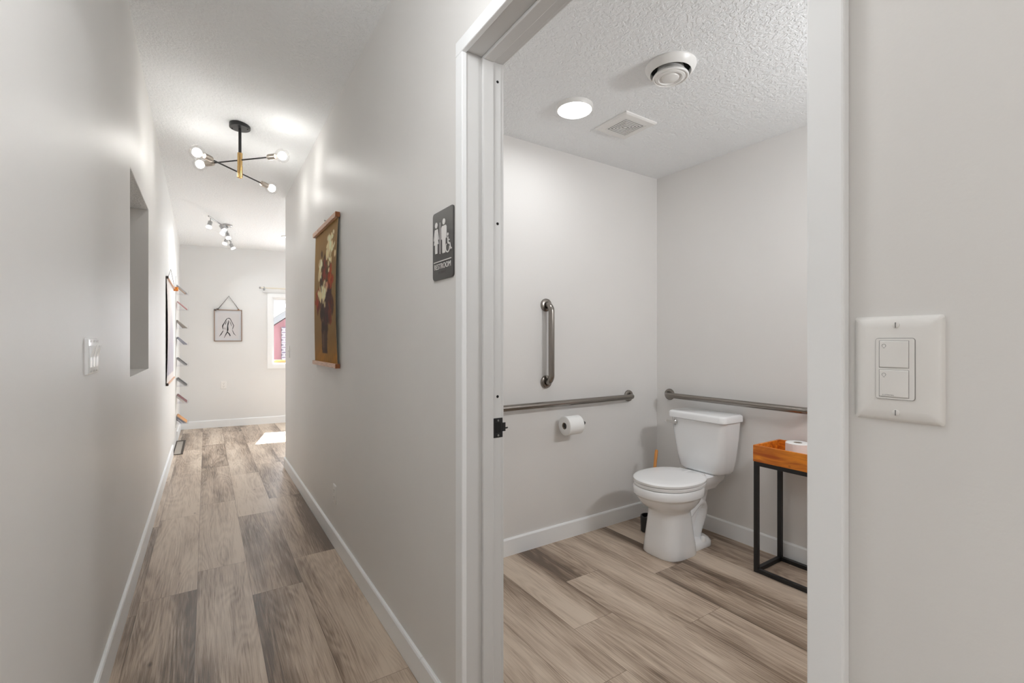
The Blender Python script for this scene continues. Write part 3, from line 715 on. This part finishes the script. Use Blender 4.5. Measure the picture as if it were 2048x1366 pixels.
daub(.52, .50, .07, .045, DK, 40, .13, .10); daub(.52, .36, .05, .05, BRN, 22, .08, .08); daub(.72, .56, .06, .05, (.05, .015, .012), 26, .07, .08)
daub(.50, .33, .035, .025, (.20, .035, .02), 14, .05, .045); daub(.77, .42, .045, .03, RED, 16, .05, .04); daub(.76, .40, .035, .02, ORG, 7, .04, .03)
daub(.18, .53, .04, .03, RED, 14, .04, .035); daub(.24, .57, .03, .03, (.12, .02, .012), 8, .03, .03); daub(.77, .63, .035, .03, (.14, .03, .012), 12, .04, .05)
daub(.62, .43, .04, .02, (.42, .22, .14), 8, .04, .02)
daub(.72, .20, .045, .024, CRM, 26, .085, .055); daub(.72, .17, .035, .017, WHT, 24, .08, .05); daub(.62, .16, .03, .02, CRM, 10, .04, .03)
daub(.28, .29, .035, .024, CRM, 16, .045, .045); daub(.30, .26, .03, .016, WHT, 12, .04, .035)
daub(.50, .49, .045, .024, CRM, 18, .06, .035); daub(.48, .47, .035, .015, WHT, 14, .06, .03); daub(.27, .47, .035, .022, CRM, 12, .04, .03)
def paint_floral(s, t):
    n = sin(s*47+t*31)*sin(s*21-t*57)*.5 + sin(s*9+t*5)*.5
    bgc = lerp((.215, .128, .046), (.170, .092, .028), min(1, max(0, t*1.1 + .15*n)))
    if t > .80: bgc = lerp(bgc, (.29, .130, .018), min(1, (t-.80)*7)*(.75+.25*n))
    col = tuple(c*(1 + .10*n) for c in bgc)
    hw = .135 - .03*abs(t-.72)*4*(.5 if t < .72 else 1)
    if .57 < t < .915 and abs(s-.50) < hw + .012*n:
        col = lerp((.050, .026, .014), (.115, .060, .034), max(0, 1-abs(s-.44)/.07)*.8)
        if t > .88: col = lerp(col, (.03, .012, .006), .5)
    for (a, b, rs, rt, ang, cc) in strokes:
        dx, dy = (s-a), (t-b)*1.28
        u = dx*cos(ang) + dy*sin(ang); v = -dx*sin(ang) + dy*cos(ang); q_ = (u/rs)**2 + (v/(rt*1.28))**2
        if q_ < 1: col = lerp(col, cc, .85 if q_ < .6 else .5)
    return col
fp = empty('wall_hanging', (XR, 3.17, 1.085), 'brown floral print hung between wooden bars on the right hall wall', 'picture')
Y0, Y1 = 3.512, 2.836
def mk_canvas(s, t, d):
    off = .010 + .012*sin(pi*t)*(.4 + .6*s) + .004*t
    return Vector((XR - off - d, Y0 + (Y1-Y0)*s + .012*sin(pi*t)*(s < 2), 1.992 - .895*t))
grid_print('canvas', mk_canvas, 96, 128, paint_floral, M['painting'], fp, gain=1.5)
for (z0, z1, dy) in ((1.978, 2.006, 0), (1.088, 1.114, .012)):
    b_ = MB().box((XR-.030, Y1-.004, z0), (XR-.004, Y0+.006+dy, z1), .001).build('hanger_bar', M['hanger'], fp)
    tag(MB().box((XR-.0302, Y1-.0066, z0+.0002), (XR-.0038, Y1-.0038, z1-.0002), .0005).build('bar_end', M['hanger_end'], b_), 'darker orange end grain')
MB().tube([(XR-.006, 3.28, 2.004), (XR-.008, 3.20, 2.035), (XR-.010, 3.12, 2.004)], .0016, 8).build('hanging_cord', M['cord'], fp)
c = MB(); c.cyl((XR, 3.20, 2.030), (XR-.016, 3.20, 2.036), .003, n=10); c.lathe((XR-.014, 3.20, 2.035), (-1, 0, 0), [(.006, 0), (.006, .002), (.002, .003)], 12); c.build('nail', M['nickel_grey'], fp)

def paint_map(s, t):
    n = sin(s*23+t*17)*.5 + sin(s*51-t*33)*.5
    base = (.70, .66, .64)
    edge_ = .30 + .16*sin(s*7) + .05*n
    if t > edge_ and t < .93: return lerp(base, (.36, .34, .42), min(1, (t-edge_)*3.2)*(.62+.25*n))
    return base
lp = empty('wall_hanging', (XL, 5.85, .83), 'pale lavender landscape print hanging by its cord on the left hall wall', 'picture')
def mk_left(s, t, d):
    e_ = 1 - s
    return Vector((XL + .007 + .004*sin(pi*t)*e_**6 + .005*(e_**10)*sin(pi*t) + d, 5.32 + 1.08*s, 1.838 - .99*t))
grid_print('print_sheet', mk_left, 60, 60, paint_map, M['print'], lp)
for z in (1.838, .850):
    hb_ = MB().box((XL+.008, 5.325, z-.006), (XL+.022, 6.42, z+.006), .002).build('hanger_bar', M['hanger'], lp)
    tag(MB().box((XL+.003, 5.297, z-.012), (XL+.022, 5.325, z+.012), .003).build('bar_end', M['walnut'], hb_), 'dark bar end')
tag(MB().box((XL+.002, 6.42, 1.838-.022), (XL+.050, 6.45, 1.838+.022), .004).build('end_block', M['tray'], lp), 'orange wooden end block')
MB().tube([(XL+.018, 5.34, 1.846), (XL+.010, 5.87, 1.985), (XL+.018, 6.40, 1.846)], .0022, 8).build('hanging_cord', M['cord'], lp)

# framed ink drawing on the far wall
fd = empty('framed_drawing', FW(.272, 1.25), 'ink drawing of joined hands in a thin copper glass frame', 'picture')
fx0, fx1, fz0, fz1 = .098, .447, 1.253, 1.717
c = MB()
for (a, b, z0, z1) in ((fx0, fx0+.008, fz0, fz1), (fx1-.008, fx1, fz0, fz1), (fx0, fx1, fz0, fz0+.008), (fx0, fx1, fz1-.008, fz1)): fbox(c, a, b, z0, z1, .020, .004)
c.build('frame', M['copper'], fd)
fbox(MB(), fx0+.008, fx1-.008, fz0+.008, fz1-.008, .008, .005).build('backing_sheet', M['farwall'], fd)
pp = MB(); mkp = lambda u, w, t: FW(fx0 + u, fz0 + w, .008 + t)
pp.prism([(.038, .055), (.305, .040), (.312, .405), (.044, .425)], mkp, .0002, .0014); pap = pp.build('paper', M['paperwhite'], fd)
ink = MB(); F_ = lambda pts: [(.035 + x*.29, .045 + (1-y)*.375) for x, y in pts]
for pts, wds in (
    ([(.44, .22), (.40, .27), (.33, .38), (.25, .50), (.24, .55), (.27, .66)], [.003, .007, .006, .010, .009, .004]),
    ([(.27, .70), (.17, .85), (.10, .93)], [.005, .008, .002]),
    ([(.44, .22), (.52, .21), (.57, .24), (.64, .36), (.72, .50), (.69, .58), (.66, .66)], [.004, .007, .006, .005, .006, .006, .003]),
    ([(.66, .68), (.73, .82), (.82, .90)], [.004, .006, .0015]),
    ([(.50, .30), (.48, .42), (.46, .52), (.46, .66), (.45, .74)], [.004, .010, .008, .014, .006]),
    ([(.45, .74), (.40, .82), (.30, .99)], [.007, .008, .002]), ([(.45, .76), (.53, .83), (.57, .91)], [.009, .010, .009]),
    ([(.41, .33), (.37, .42), (.35, .47)], [.003, .006, .003]), ([(.55, .34), (.60, .44), (.63, .52)], [.003, .005, .003]), ([(.33, .58), (.35, .66)], [.003, .004])):
    ink.prism(ribbon(F_(pts), [w_*1.5 for w_ in wds]), mkp, .0013, .0018)
ink.build('ink_lines', M['ink'], pap)
fbox(MB(), fx0+.008, fx1-.008, fz0+.008, fz1-.008, .0165, .0150).build('glass_pane', M['acrylic'], fd)
MB().tube([FW(.145, 1.722, .014), FW(.282, 1.918, .012), FW(.408, 1.722, .014)], .0040, 8).build('hanging_cord', M['cord'], fd)
c = MB(); fbox(c, .095, .125, 1.695, 1.722, .024, .003); fbox(c, .128, .156, 1.712, 1.732, .024, .003); c.build('corner_clip', M['cord'], fd)
MB().lathe(FW(.403, 1.722, .005), (0, -1, 0), [(.012, 0), (.012, .012), (.006, .016)], 12).build('rivet', M['copper'], fd)
MB().lathe(FW(.282, 1.918, .0), (0, -1, 0), [(.003, 0), (.003, .016), (.006, .017), (.006, .019)], 10).build('nail', M['nickel_grey'], fd)

# ------------------------------------------------------------------ brochure rack
br = empty('brochure_rack', (XL, 7.06, .22), 'clear eight pocket brochure rack on the far end of the left wall', 'rack')
MB().box((XL+.001, 6.93, .20), (XL+.008, 7.20, 2.04), .002).build('back_panel', M['plastic'], br)
zs = [1.835, 1.640, 1.410, 1.205, .950, .700, .495, .245]
for z in zs:
    c = MB(); xw = XL+.008
    c.box((xw, 6.94, z-.003), (xw+.118, 7.19, z)); c.prism([(xw+.118, z-.003), (xw+.121, z-.003), (xw+.121, z+.035), (xw+.118, z+.035)], lambda u, w_, t: Vector((u, t, w_)), 6.94, 7.19)
    c.prism([(xw, z), (xw+.118, z), (xw, z+.10)], lambda u, w_, t: Vector((u, t, w_)), 6.9385, 6.9400); c.build('pocket', M['acrylic'], br)
covers = {'tan': (.40, .25, .12), 'grey': (.25, .25, .26), 'red': (.42, .06, .06), 'olive': (.19, .13, .06), 'umber': (.13, .085, .05), 'navy': (.045, .055, .12), 'slate': (.14, .15, .19), 'black': (.02, .02, .022), 'white': (.70, .69, .67), 'maroon': (.14, .03, .035), 'cream': (.60, .54, .45), 'blue': (.08, .12, .26), 'orange': (.55, .25, .08)}
ordn = ['top', 'second', 'third', 'fourth', 'fifth', 'sixth', 'seventh', 'bottom']
stock = [['grey', 'tan'], ['red'], ['olive', 'umber', 'olive', 'umber'], ['navy', 'slate', 'navy'], ['black', 'grey'], ['black', 'grey'], ['maroon', 'white', 'cream'], ['orange', 'black', 'blue', 'white', 'navy']]
for pi_, (z, st) in enumerate(zip(zs, stock)):
    for k, cn in enumerate(st):
        mk_ = M.get('cover_'+cn) or M.setdefault('cover_'+cn, mat(cn+'_cover', covers[cn], .5))
        th = .0085 if len(st) > 2 else .010
        a = radians(44 + (3.0*k if pi_ in (2, 3) else 0)); d = Vector((-cos(a), 0, sin(a))); n = Vector((sin(a), 0, cos(a)))
        off = k*(th + .0012)/sin(radians(44))
        p = Vector((XL+.108 - off, 0, z + .004))
        hgt = min(.150 - (.02 if pi_ in (1, 3) else 0) - .008*(k % 2), (.096 - off)/cos(a))
        y0 = 6.955 + .004*k; y1 = y0 + .205 - .01*k
        c0 = p; q4 = [c0, c0 + d*hgt, c0 + d*hgt + n*th, c0 + n*th]
        same = st.count(cn) > 1
        lab = f"{cn} covered brochure in the {ordn[pi_]} pocket of the wall rack" if not same else f"{cn} covered brochure among its like in the {ordn[pi_]} rack pocket"
        e = empty('brochure', (p.x, (y0+y1)/2, p.z), lab, 'brochure', 'brochures in the wall rack')
        MB().poly([Vector((q_.x, y, q_.z)) for y in (y0, y1) for q_ in q4], [(0,1,2,3),(7,6,5,4),(0,4,5,1),(1,5,6,2),(2,6,7,3),(3,7,4,0)]).build('cover', mk_, e)
        q5 = [c0 + n*th*.36 + d*.001, c0 + d*(hgt-.001) + n*th*.36, c0 + d*(hgt-.001) + n*th*.64, c0 + n*th*.64 + d*.001]
        MB().poly([Vector((q_.x, y, q_.z)) for y in (y0-.0008, y0+.004) for q_ in q5], [(0,1,2,3),(7,6,5,4),(0,4,5,1),(1,5,6,2),(2,6,7,3),(3,7,4,0)]).build('page_edges', M['paper'], e)

# floor register at the foot of the left wall
rgs = empty('floor_register', (-.262, 6.73, 0), 'beige metal floor register beside the left wall below the brochures', 'vent')
c = MB(); X0, X1, Ya, Yb = -.309, -.214, 6.30, 7.17
for (a, b, d_, e_) in ((X0, X0+.012, Ya, Yb), (X1-.022, X1, Ya, Yb), (X0+.012, X1-.022, Ya, Ya+.02), (X0+.012, X1-.022, Yb-.05, Yb)): c.box((a, d_, .0005), (b, e_, .005), .001)
c.build('frame', M['walnut'], rgs); 
MB().box((X0+.012, Ya+.02, .0005), (X1-.022, Yb-.05, .003)).build('grille', M['register'], rgs)

# ------------------------------------------------------------------ grab bars
def grab_bar(label, pa, pb, n, bend=False):
    """pa, pb flange centres on the wall, n out of the wall"""
    pa, pb, n = Vector(pa), Vector(pb), Vector(n); d = (pb-pa).normalized(); off = .056; R = .042; r = .0185
    e = empty('grab_bar', pa, label, 'grab bar', 'steel grab bars in the restroom')
    path = [pa + n*.004]; c0 = pa + n*(off-R) + d*R
    path += arc(c0, -d, n, R, 0, pi/2, 8)
    c1 = pb + n*(off-R) - d*R
    path += arc(c1, n, d, R, 0, pi/2, 8); path.append(pb + n*.004)
    MB().tube(path, r, 18).build('bar', M['steel'], e, 50)
    for p in (pa, pb): MB().lathe(p, n, [(.0405, 0), (.0405, .004), (.038, .011), (.031, .0145), (.0215, .015), (.0205, .012)], 32, True, False).build('flange', M['steel'], e, 35)
grab_bar('long horizontal steel grab bar above the mounted toilet roll', (1.30, YB, .866), (2.475, YB, .866), (0, -1, 0))
grab_bar('short vertical steel grab bar on the left restroom wall', (1.748, YB, .998), (1.748, YB, 1.470), (0, -1, 0))
grab_bar('horizontal steel grab bar behind the toilet tank', (XB, 2.160, .868), (XB, 1.208, .868), (-1, 0, 0))

# ------------------------------------------------------------------ toilet paper
RXc, RY, RZ = 1.833, 2.200, .728
hd = empty('toilet_paper_holder', (2.004, YB, .735), 'black single post toilet paper holder on left restroom wall', 'toilet paper holder')
c = MB(); c.lathe((2.004, YB, RZ+.004), (0, -1, 0), [(.022, 0), (.022, .006), (.018, .009)], 24); c.build('mount', M['black'], hd, 40)
c = MB(); c.tube([(2.004, YB-.006, RZ+.004), (2.004, RY+.020, RZ+.004), (2.002, RY+.006, RZ+.003), (1.990, RY, RZ), (1.972, RY, RZ), (1.960, RY, RZ), (1.842, RY, RZ)], [.009, .009, .009, .010, .012, .0165, .0165], 16); c.build('post', M['black'], hd, 50)
def roll(label, base, axis, r, length, hole=.021):
    e = empty('toilet_roll', base, label, 'toilet paper', None)
    MB().lathe(base, axis, [(hole, 0), (hole+.002, -.0003), (r-.004, 0), (r, .003), (r, length-.003), (r-.004, length), (hole+.002, length+.0003), (hole, length), (hole, 0)], 48, False, False).build('paper', M['paper'], e, 40)
    MB().lathe(base, axis, [(hole-.0012, .001), (hole, .001), (hole, length-.001), (hole-.0012, length-.001), (hole-.0012, .001)], 32, False, False).build('core', M['card'], e, 40)
    return e
roll('white toilet paper roll mounted below the long horizontal grab bar', (RXc, RY, RZ), (1, 0, 0), .058, .115)

# ------------------------------------------------------------------ toilet
TY = 1.797
def T(u, v, z): return Vector((XB - u, TY + v, z))
def ring_u(z, uc, af, ab, b, n=2.4, k=40):
    r = []
    for i in range(k):
        a = 2*pi*i/k; ca, sa = cos(a), sin(a); e_ = 2.0/n
        x = abs(ca)**e_*(1 if ca >= 0 else -1); y = abs(sa)**e_*(1 if sa >= 0 else -1)
        r.append(T(uc + (af if x >= 0 else ab)*x, b*y, z))
    return r
to = empty('toilet', (XB-.4, TY, 0), 'white two piece toilet with closed lid in the restroom corner', 'toilet')
c = MB()
c.loft([ring_u(z, uc, af, ab, b, n) for z, uc, af, ab, b, n in (
    (.0, .46, .150, .120, .128, 3.2), (.006, .46, .153, .121, .130, 3.2), (.06, .46, .145, .118, .124, 3.2), (.14, .465, .130, .112, .117, 3.0), (.215, .468, .118, .106, .112, 2.8), (.248, .470, .116, .106, .112, 2.6),
    (.262, .470, .126, .112, .118, 2.4), (.285, .470, .165, .135, .142, 2.3), (.312, .472, .193, .160, .162, 2.2), (.338, .473, .208, .180, .173, 2.15), (.349, .474, .212, .190, .177, 2.15),
    (.352, .474, .222, .200, .1855, 2.15), (.358, .474, .225, .203, .1885, 2.15), (.394, .474, .224, .204, .187, 2.15), (.402, .474, .219, .199, .182, 2.15), (.404, .474, .19, .17, .15, 2.15))])
c.build('bowl', M['porcelain'], to, 50)
# back deck under the tank
def rr_ring(z, u0, u1, hw, r=.03, n=5):
    pts = []
    for (cu, cv, a0) in ((u1-r, hw-r, 0), (u0+r, hw-r, 90), (u0+r, -hw+r, 180), (u1-r, -hw+r, 270)):
        for i in range(n+1): a = radians(a0 + 90*i/n); pts.append(T(cu + r*cos(a), cv + r*sin(a), z))
    return pts
c = MB(); c.loft([rr_ring(.335, .10, .36, .075, .03), rr_ring(.365, .07, .36, .088), rr_ring(.385, .045, .36, .098), rr_ring(.418, .040, .34, .102), rr_ring(.424, .046, .33, .096)])
c.build('tank_deck', M['porcelain'], to, 50)
# exposed trapway and the foot behind the pedestal
c = MB()
path = [T(u, 0, z) for u, z in ((.46, .165), (.405, .170), (.365, .182), (.330, .203), (.295, .228), (.262, .248), (.228, .257), (.200, .245), (.188, .218), (.194, .185), (.212, .150), (.232, .115), (.248, .08), (.255, .05), (.256, .02))]
sm = []
for i in range(len(path)-1):
    for s_ in range(3): sm.append(path[i].lerp(path[i+1], s_/3))
sm.append(path[-1])
c.tube(sm, [.036 + (.014 if i < 6 else 0) for i in range(len(sm))], 20)
for v in c.v: v.y = TY + (v.y - TY)*1.62
c.prism([(.42, .05), (.27, .05), (.23, .14), (.22, .22), (.26, .25), (.42, .19)], lambda u, w_, t: T(u, t, w_), -.024, .024)
c.prism([(.34, .20), (.20, .24), (.16, .34), (.36, .36), (.40, .25)], lambda u, w_, t: T(u, t, w_), -.05, .05)
c.build('trapway', M['porcelain'], to, 60)
c = MB(); c.loft([rr_ring(.0, .165, .42, .098, .06), rr_ring(.004, .162, .42, .100, .062), rr_ring(.028, .164, .42, .098, .062), rr_ring(.042, .176, .42, .086, .055), rr_ring(.052, .190, .42, .062, .04)]); c.build('foot', M['porcelain'], to, 50)
for s_ in (-1, 1): MB().lathe(T(.262, .082*s_, .038), (0, 0, 1), [(.017, 0), (.017, .014), (.013, .025), (.006, .030), (0, .031)], 20, True, False).build('bolt_cap', M['seat'], to, 40)
# seat and lid
def seat_ring(z, i, ub):
    k = 48; r = []
    for q_ in range(k):
        a = 2*pi*q_/k; x, y = cos(a), sin(a)
        e_ = 2/2.1 if x > 0 else 2/2.25
        u = .474 + (.224-i)*abs(x)**e_*(1 if x >= 0 else -1); v = (.188-i)*abs(y)**e_*(1 if y >= 0 else -1)
        if u < ub: u = ub
        r.append(T(u, v, z))
    return r
c = MB(); c.loft([seat_ring(z, i, .275) for z, i in ((.4045, .008), (.407, .004), (.420, .003), (.424, .007))]); c.build('seat', M['seat'], to, 40)
c = MB(); c.loft([seat_ring(z, i, .270) for z, i in ((.4262, .006), (.4285, .001), (.440, .0), (.4455, .006), (.4485, .022), (.450, .10))]); c.build('lid', M['seat'], to, 40)
for s_ in (-1, 1): MB().cyl(T(.258, .07*s_-.02, .432), T(.258, .07*s_+.02, .432), .011, n=16).build('hinge', M['seat'], to, 40)
# tank
def tank_ring(z, u0, u1, hw, r): return rr_ring(z, u0, u1, hw, r, 6)
c = MB(); c.loft([tank_ring(z, .018, u1, hw, r) for z, u1, hw, r in ((.424, .165, .125, .04), (.428, .185, .142, .05), (.445, .198, .154, .05), (.52, .206, .168, .046), (.65, .216, .184, .042), (.752, .224, .192, .040))])
tk = c.build('tank', M['porcelain'], to, 40)
c = MB(); c.loft([tank_ring(z, u0, u1, hw, r) for z, u0, u1, hw, r in ((.7535, .016, .228, .195, .036), (.756, .012, .238, .203, .036), (.786, .012, .238, .203, .036), (.794, .016, .233, .198, .034), (.798, .026, .222, .188, .03))]); c.build('tank_lid', M['porcelain'], to, 40)
lv = MB(); lv.lathe(T(.2215, .148, .722), (-1, 0, 0), [(.016, 0), (.016, .006), (.010, .012), (.010, .018)], 20); 
lv.poly([T(.241, v_, z_) for v_, z_ in ((.135, .714), (.135, .731), (.205, .729), (.215, .722), (.205, .716))] + [T(.233, v_, z_) for v_, z_ in ((.135, .714), (.135, .731), (.205, .729), (.215, .722), (.205, .716))], [(0,1,2,3,4), (9,8,7,6,5)] + [(i, (i+1) % 5, 5+(i+1) % 5, 5+i) for i in range(5)])
tag(lv.build('flush_lever', M['chrome'], to, 40), 'chrome flush lever')
# brush
tb = empty('toilet_brush', (2.425, 2.055, 0), 'toilet brush with bamboo handle in black holder behind toilet', 'toilet brush')
MB().lathe((2.432, 2.058, 0), (0, 0, 1), [(.044, 0), (.050, .004), (.052, .095), (.050, .102), (.044, .102), (.042, .02), (0, .018)], 36, True, False).build('holder', M['blackplastic'], tb, 40)
MB().tube([(2.434, 2.058, .03), (2.47, 2.061, .24), (2.520, 2.066, .515), (2.5215, 2.0661, .522)], [.008, .009, .0105, .006], 16).build('handle', M['bamboo'], tb, 50)
MB().lathe((2.433, 2.058, .02), (.12, .01, 1), [(.006, 0), (.028, .006), (.030, .06), (.008, .075)], 20).build('brush_head', M['blackplastic'], tb, 50)

# ------------------------------------------------------------------ side table with tray
tb0, tb1, ty0, ty1, tz = 2.478, 2.745, .80, 1.382, .598
st_ = empty('side_table', ((tb0+tb1)/2, (ty0+ty1)/2, 0), 'black square tube side table frame under the orange wooden tray', 'table')
q = .022
for x in (tb0, tb1-q):
    for y in (ty0, ty1-q): MB().box((x, y, 0), (x+q, y+q, tz-q), .001).build('leg', M['black'], st_)
for z in (.0, tz-q):
    zz0, zz1 = (.001, q) if z == 0 else (tz-q, tz)
    for x in (tb0, tb1-q): MB().box((x, ty0+(q if z == 0 else 0), zz0), (x+q, ty1-(q if z == 0 else 0), zz1), .001).build('rail', M['black'], st_)
    for y in (ty0, ty1-q): MB().box((tb0+q, y, zz0), (tb1-q, y+q, zz1), .001).build('rail', M['black'], st_)
tr = empty('wooden_tray', ((tb0+tb1)/2, (ty0+ty1)/2, tz), 'orange pine tray holding a toilet roll on the black table', 'tray')
b = .012; tz1 = tz+.088
MB().box((tb0-.002, ty0, tz+.0005), (tb0-.002+b, ty1+.002, tz1), .001).build('side_panel', M['tray'], tr)
MB().box((tb1+.002-b, ty0, tz+.0005), (tb1+.002, ty1+.002, tz1), .001).build('side_panel', M['tray'], tr)
MB().box((tb0-.002+b, ty1+.002-b, tz+.0005), (tb1+.002-b, ty1+.002, tz1), .001).build('end_panel', M['tray'], tr)
MB().box((tb0-.002+b, ty0, tz+.0005), (tb1+.002-b, ty0+b, tz1), .001).build('end_panel', M['tray'], tr)
MB().box((tb0-.002+b, ty0+b, tz+.0005), (tb1+.002-b, ty1+.002-b, tz+.010)).build('bottom_panel', M['tray'], tr)
roll('white toilet paper roll standing upright in the orange wooden tray', (2.640, 1.232, tz+.0105), (0, 0, 1), .058, .098)
